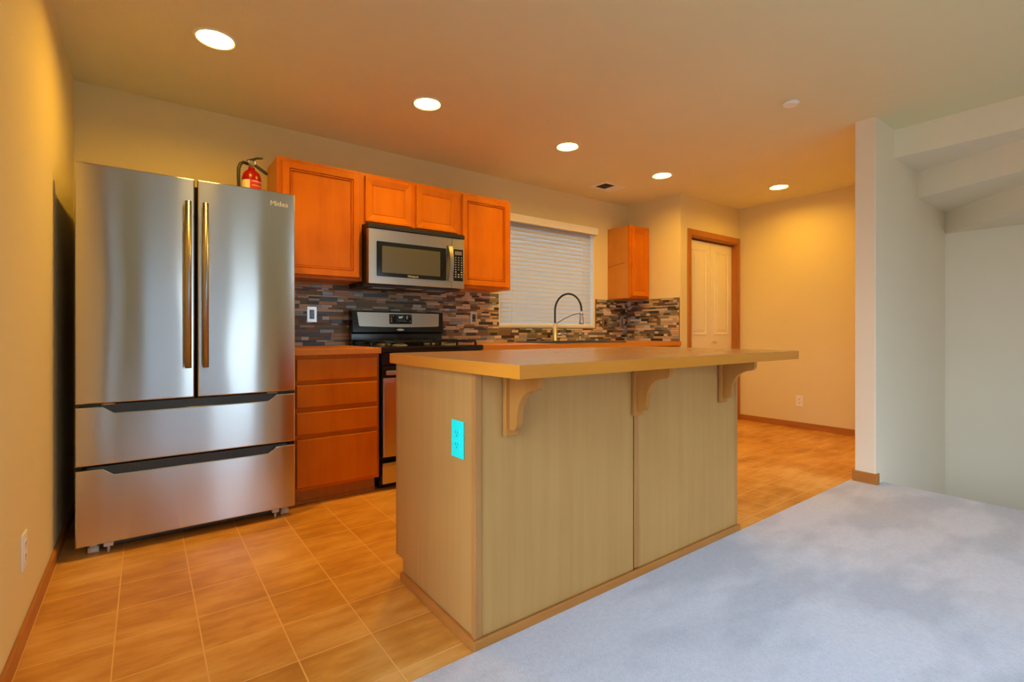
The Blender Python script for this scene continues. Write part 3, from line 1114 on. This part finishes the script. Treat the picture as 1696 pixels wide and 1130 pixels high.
# ------------------------------------------------------------------ window blind
root = thing('window_blind', 'white horizontal slat blind lowered over the kitchen window', 'blind', ((WX0 + WX1) / 2, WB + .03, WZ0))
bx0, bx1 = WX0 + .016, WX1 - .03
obj('valance', MB().box(WX0 - .005, WX1 + .012, WB - .055, WB - .045, 2.045, 2.118, .002).box(WX1 + .004, WX1 + .012, WB - .046, WB - .001, 2.045, 2.118).box(WX0 + .02, WX1 - .02, WB - .044, WB + .03, 2.055, 2.09), 'white_trim', root)
mb = MB()
z = 1.105
while z < 2.05:
    h_, th_ = .0265, math.radians(61)
    cy = WB + .028
    c1 = (cy - h_ * math.cos(th_), z - h_ * math.sin(th_))
    c2 = (cy + h_ * math.cos(th_), z + h_ * math.sin(th_))
    nx, nz = .0014 * math.sin(th_), -.0014 * math.cos(th_)
    mb.prism([(c1[0] - nx, c1[1] - nz), (c1[0] + nx, c1[1] + nz), (c2[0] + nx, c2[1] + nz), (c2[0] - nx, c2[1] - nz)], 'x', bx0, bx1)
    z += .0405
obj('slats', mb, 'blind_slat', root)
obj('bottom_rail', MB().box(bx0, bx1, WB + .002, WB + .05, 1.080, 1.094, .003), 'white_trim', root)
for x_ in (bx0 + .14, bx1 - .14):
    obj('ladder_cord', MB().tube([(x_, WB + .004, 1.09), (x_, WB + .004, 2.06)], .0012, 6), 'white_trim', root)
for x0_, x1_, z0_, z1_ in ((.02, .73, .10, 1.94), (.77, 1.48, 1.66, 1.94)):  # added shades, unseen, dim the window mirrored in the refrigerator
    mb = MB().mat('added_shade_cloth').box(x0_, x1_, REAR - .030, REAR - .0285, z0_, z1_)
    mb.mat('white_trim').tube([(x0_, REAR - .03, z1_ - .02), (x1_, REAR - .03, z1_ - .02)], .018, 12).box(x0_, x1_, REAR - .034, REAR - .024, z0_ - .015, z0_)
    obj('added_roller_shade', mb, None, added_rear_window)

# ------------------------------------------------------------------ outlets and switches


def plate(label, c, face, mat_plate, mat_in, slots, cat='outlet', wdt=.07, hgt=.115, name='wall_outlet'):
    """face: 'y' = on a wall facing -y, 'x' = facing -x, '+x' = facing +x"""
    cx_, cy_, cz_ = c
    root_ = thing(name, label, cat, c)
    def bx(mb_, u0, u1, d0, d1, z0, z1, bev=0):
        if face == 'y':
            mb_.box(cx_ + u0, cx_ + u1, cy_ - d1, cy_ - d0, cz_ + z0, cz_ + z1, bev)
        elif face == 'x':
            mb_.box(cx_ - d1, cx_ - d0, cy_ + u0, cy_ + u1, cz_ + z0, cz_ + z1, bev)
        else:
            mb_.box(cx_ + d0, cx_ + d1, cy_ + u0, cy_ + u1, cz_ + z0, cz_ + z1, bev)
    mb_ = MB()
    bx(mb_, -wdt / 2, wdt / 2, 0, .006, -hgt / 2, hgt / 2, .0025)
    obj('cover_plate', mb_, mat_plate, root_)
    if slots == 'duplex':
        for zc in (-.02, .02):
            mb_ = MB().mat(mat_in)
            bx(mb_, -.017, .017, .004, .0075, zc - .0145, zc + .0145, .002)
            mb_.mat('cyan_dark' if mat_in.startswith('cyan') else 'outlet_slot')
            bx(mb_, -.008, -.0055, .007, .0079, zc - .001, zc + .008)
            bx(mb_, .0055, .008, .007, .0079, zc - .001, zc + .008)
            bx(mb_, -.0025, .0025, .007, .0079, zc - .010, zc - .005)
            obj('socket', mb_, None, root_)
    else:
        mb_ = MB().mat(mat_in)
        bx(mb_, -.0165, .0165, .004, .008, -.033, .033, .002)
        if slots == 'decora':
            mb_.mat('print_grey')
            for zc in (-.018, .018):
                bx(mb_, -.008, -.005, .0078, .0085, zc - .002, zc + .008)
                bx(mb_, .005, .008, .0078, .0085, zc - .002, zc + .008)
                bx(mb_, -.002, .002, .0078, .0085, zc - .011, zc - .006)
        obj('socket' if slots == 'decora' else 'rocker', mb_, None, root_)
    return root_


YB = WB - .008
plate('chrome outlet with black sockets on the tiles between refrigerator and range', (.962, YB, 1.142), 'y', 'nickel', 'black_gloss', 'decora')
plate('chrome outlet with black sockets on the tiles right of the range', (2.335, YB, 1.138), 'y', 'nickel', 'black_gloss', 'decora')
plate('brown double plate with one black socket on the tiles right of the window', (4.03, YB, 1.11), 'y', 'tile_umber', 'black_gloss', 'decora', wdt=.1)
plate('dark switch plate on the tiles nearest the back corner', (4.30, YB, 1.125), 'y', 'nickel', 'tile_slate', 'switch', 'switch', wdt=.06, name='wall_switch')
plate('bright cyan outlet on the end panel of the island', (.8475, 1.438, .657), 'x', 'cyan_plastic', 'cyan_plastic', 'duplex', wdt=.078, hgt=.125)
plate('white outlet low on the far yellow wall right of the closet', (WR, 2.35, .286), 'x', 'white_plastic', 'white_plastic', 'duplex')
plate('white outlet low on the left wall in front of the refrigerator', (WL, 2.262, .297), '+x', 'white_plastic', 'white_plastic', 'duplex', wdt=.075, hgt=.12)

# ------------------------------------------------------------------ kitchen island
IX0, IX1, IY0, IY1, IZ = .8475, 2.425, 1.332, 1.95, .888
root = thing('kitchen_island', 'light wood kitchen island with curved brackets beside the carpet', 'kitchen island', ((IX0 + IX1) / 2, 1.65, 0))
mb = MB().mat('island_laminate').box(IX0 + .022, IX1 - .006, IY0 + .006, IY1 - .02, .085, IZ)
mb.box(IX0 + .022, IX1 - .006, IY0 + .006, IY1 - .075, 0, .085)
obj('cabinet_body', mb, None, root)
mb = MB().prism([(IY0 + .02, 0), (IY1 - .065, 0), (IY1 - .065, .086), (IY1 - .012, .086), (IY1 - .012, IZ), (IY0 + .02, IZ)], 'x', IX0, IX0 + .021)
obj('end_panel', mb, 'island_laminate', root)
obj('edge_strip', MB().box(IX0 - .002, IX0 + .03, IY1 - .012, IY1, .086, IZ, .002), 'island_trim', root, label='darker wood strip on the rear corner')
obj('corner_post', MB().box(IX0 - .004, IX0 + .022, IY0 - .004, IY0 + .02, 0, IZ, .002), 'island_trim', root)
obj('corner_post', MB().box(IX1 - .016, IX1 + .004, IY0 - .004, IY0 + .02, 0, IZ, .002), 'island_trim', root)
obj('front_panel', MB().box(IX0 + .022, 1.618, IY0, IY0 + .006, 0, IZ), 'island_laminate', root)
obj('front_panel', MB().box(1.648, IX1 - .016, IY0, IY0 + .006, 0, IZ), 'island_laminate', root)
obj('seam_strip', MB().mat('island_trim').box(1.622, 1.648, IY0 - .004, IY0 + .006, .04, IZ, .001).mat('shadow_gap').box(1.618, 1.622, IY0 - .0005, IY0 + .006, 0, IZ), None, root, label='narrow wood strip over the seam')
mb = MB().box(IX0 - .014, IX1 + .012, IY0 - .015, IY0 - .004, 0, .036, .003).box(IX0 - .014, IX0 - .0005, IY0 - .004, IY1 - .066, 0, .036, .003)
obj('base_molding', mb, 'trim_wood', root)
obj('drawer', MB().box(IX0 + .04, 1.62, IY1 - .02, IY1 - .001, .72, .87, .003), 'cabinet_wood', root)
obj('drawer', MB().box(1.65, IX1 - .02, IY1 - .02, IY1 - .001, .72, .87, .003), 'cabinet_wood', root)
for a, b in ((IX0 + .04, 1.228), (1.24, 1.62), (1.65, 2.02), (2.032, IX1 - .02)):
    obj('door', MB().box(a, b, IY1 - .02, IY1 - .001, .11, .70, .003), 'cabinet_wood', root)


def arc(cx_, cz_, r_, a0, a1, n=10):
    return [(cx_ + r_ * math.cos(a0 + (a1 - a0) * i / n), cz_ + r_ * math.sin(a0 + (a1 - a0) * i / n)) for i in range(n + 1)]


for bx_ in (.978, 1.633, 2.277):
    yw = IY0 - .004
    bp = obj('bracket', MB().box(bx_ - .027, bx_ + .027, yw - .018, yw, .672, IZ - .001, .003), 'bracket_wood', root, label='curved wooden support bracket')
    yf = yw - .018
    # profile in (y, z), y measured towards the viewer
    pr = [(0, IZ), (.152, IZ), (.152, IZ - .03)]
    for i in range(5):
        a_ = i / 4 * PI / 2
        pr.append((.152 - .022 * (1 - math.cos(a_)), IZ - .030 - .022 * math.sin(a_)))
    for i in range(1, 13):
        a_ = PI / 2 + i / 12 * PI / 2 * .92
        pr.append((.128 + .082 * math.cos(a_) * 1.05, IZ - .150 + .095 * math.sin(a_) + .001))
    lasty = pr[-1][0]
    for i in range(1, 6):
        a_ = i / 5 * PI / 2
        pr.append((lasty - .002 - .022 * (1 - math.cos(a_)), .725 - .03 * math.sin(a_)))
    pr.append((0, .695))
    obj('scroll', MB().prism([(yf - p[0], p[1]) for p in pr], 'x', bx_ - .012, bx_ + .012), 'bracket_wood', bp)

# island top with a clipped rear left corner
CX0, CX1, CY0, CY1 = .818, 2.495, 1.062, 2.0
poly = [(CX0, CY0), (CX1, CY0), (CX1, CY1), (CX0 + .06, CY1)] + [(CX0 + .06 - .06 * math.sin(a * PI / 12), CY1 - .06 + .06 * math.cos(a * PI / 12)) for a in range(1, 6)] + [(CX0, CY1 - .06)]
mb = MB().mat('counter_warm_lit').prism(poly, 'z', .8885, .9265)
mb.mat('counter_laminate').prism([(p[0] + (.001 if p[0] < 1.5 else -.001), p[1] + (.001 if p[1] < 1.5 else -.001)) for p in poly], 'z', .9265, .9275)
tag(obj('bar_countertop', mb), 'wide overhanging wood-toned bar top on the island', 'countertop')

# ------------------------------------------------------------------ ceiling fittings


def can_light(label, x, y, bulb='lamp_lens'):
    root_ = thing('recessed_light', label, 'ceiling light', (x, y, CH), 'lit recessed ceiling lights')
    n = 40
    mb_ = MB()
    prof = [(.096, 0), (.095, -.004), (.088, -.006), (.080, -.004), (.0775, 0), (.076, CAN_D * .5), (.074, CAN_D + .002)]
    rings = []
    for r_, h in prof:
        rings.append([mb_.bm.verts.new((x + r_ * math.cos(2 * PI * k / n), y + r_ * math.sin(2 * PI * k / n), CH + h)) for k in range(n)])
    for a, b in zip(rings, rings[1:]):
        for k in range(n):
            mb_.bm.faces.new([a[k], a[(k + 1) % n], b[(k + 1) % n], b[k]]).smooth = True
    obj('trim_ring', mb_, 'white_plastic', root_)
    obj('lens', MB().lathe((x, y, CH + CAN_D - .006), [(.0735, 0), (.0735, .006)], n), bulb, root_, label='glowing lamp lens')


can_light('lit recessed ceiling light above the refrigerator', .274, 2.778)
can_light('lit recessed ceiling light in front of the cabinet above the microwave', 1.412, 2.778)
can_light('lit recessed ceiling light above and left of the window blind', 2.603, 2.778)
can_light('lit recessed ceiling light in front of the corner cabinet', 3.776, 2.778)
can_light('lit recessed ceiling light by the closet and far wall', 5.0, 2.312, 'lamp_lens_dim')
tag(obj('smoke_detector', MB().lathe((3.205, 1.41, CH - .022), [(.03, 0), (.043, .002), (.046, .008), (.046, .018), (.04, .022)], 32), 'white_plastic', origin=(3.205, 1.41, CH)), 'small round white detector alone on the ceiling', 'detector')
root = thing('ceiling_vent', 'white ceiling air vent with dark slots near the window', 'vent', (3.65, 3.3, CH))
mb = MB().mat('white_plastic')
vx0, vx1, vy0, vy1 = 3.48, 3.80, 3.20, 3.41
mb.box(vx0, vx1, vy0, vy0 + .035, CH - .006, CH - .0005, .002).box(vx0, vx1, vy1 - .035, vy1, CH - .006, CH - .0005, .002)
mb.box(vx0, vx0 + .05, vy0 + .035, vy1 - .035, CH - .006, CH - .0005, .002).box(vx1 - .14, vx1, vy0 + .035, vy1 - .035, CH - .006, CH - .0005, .002)
obj('frame', mb, None, root)
mb = MB().mat('dark_grey').box(vx0 + .05, vx1 - .14, vy0 + .035, vy1 - .035, CH - .002, CH - .0005)
for k in range(6):
    y_ = vy0 + .045 + k * .023
    mb.box(vx0 + .05, vx1 - .14, y_, y_ + .003, CH - .006, CH - .002)
obj('louvers', mb, None, root)
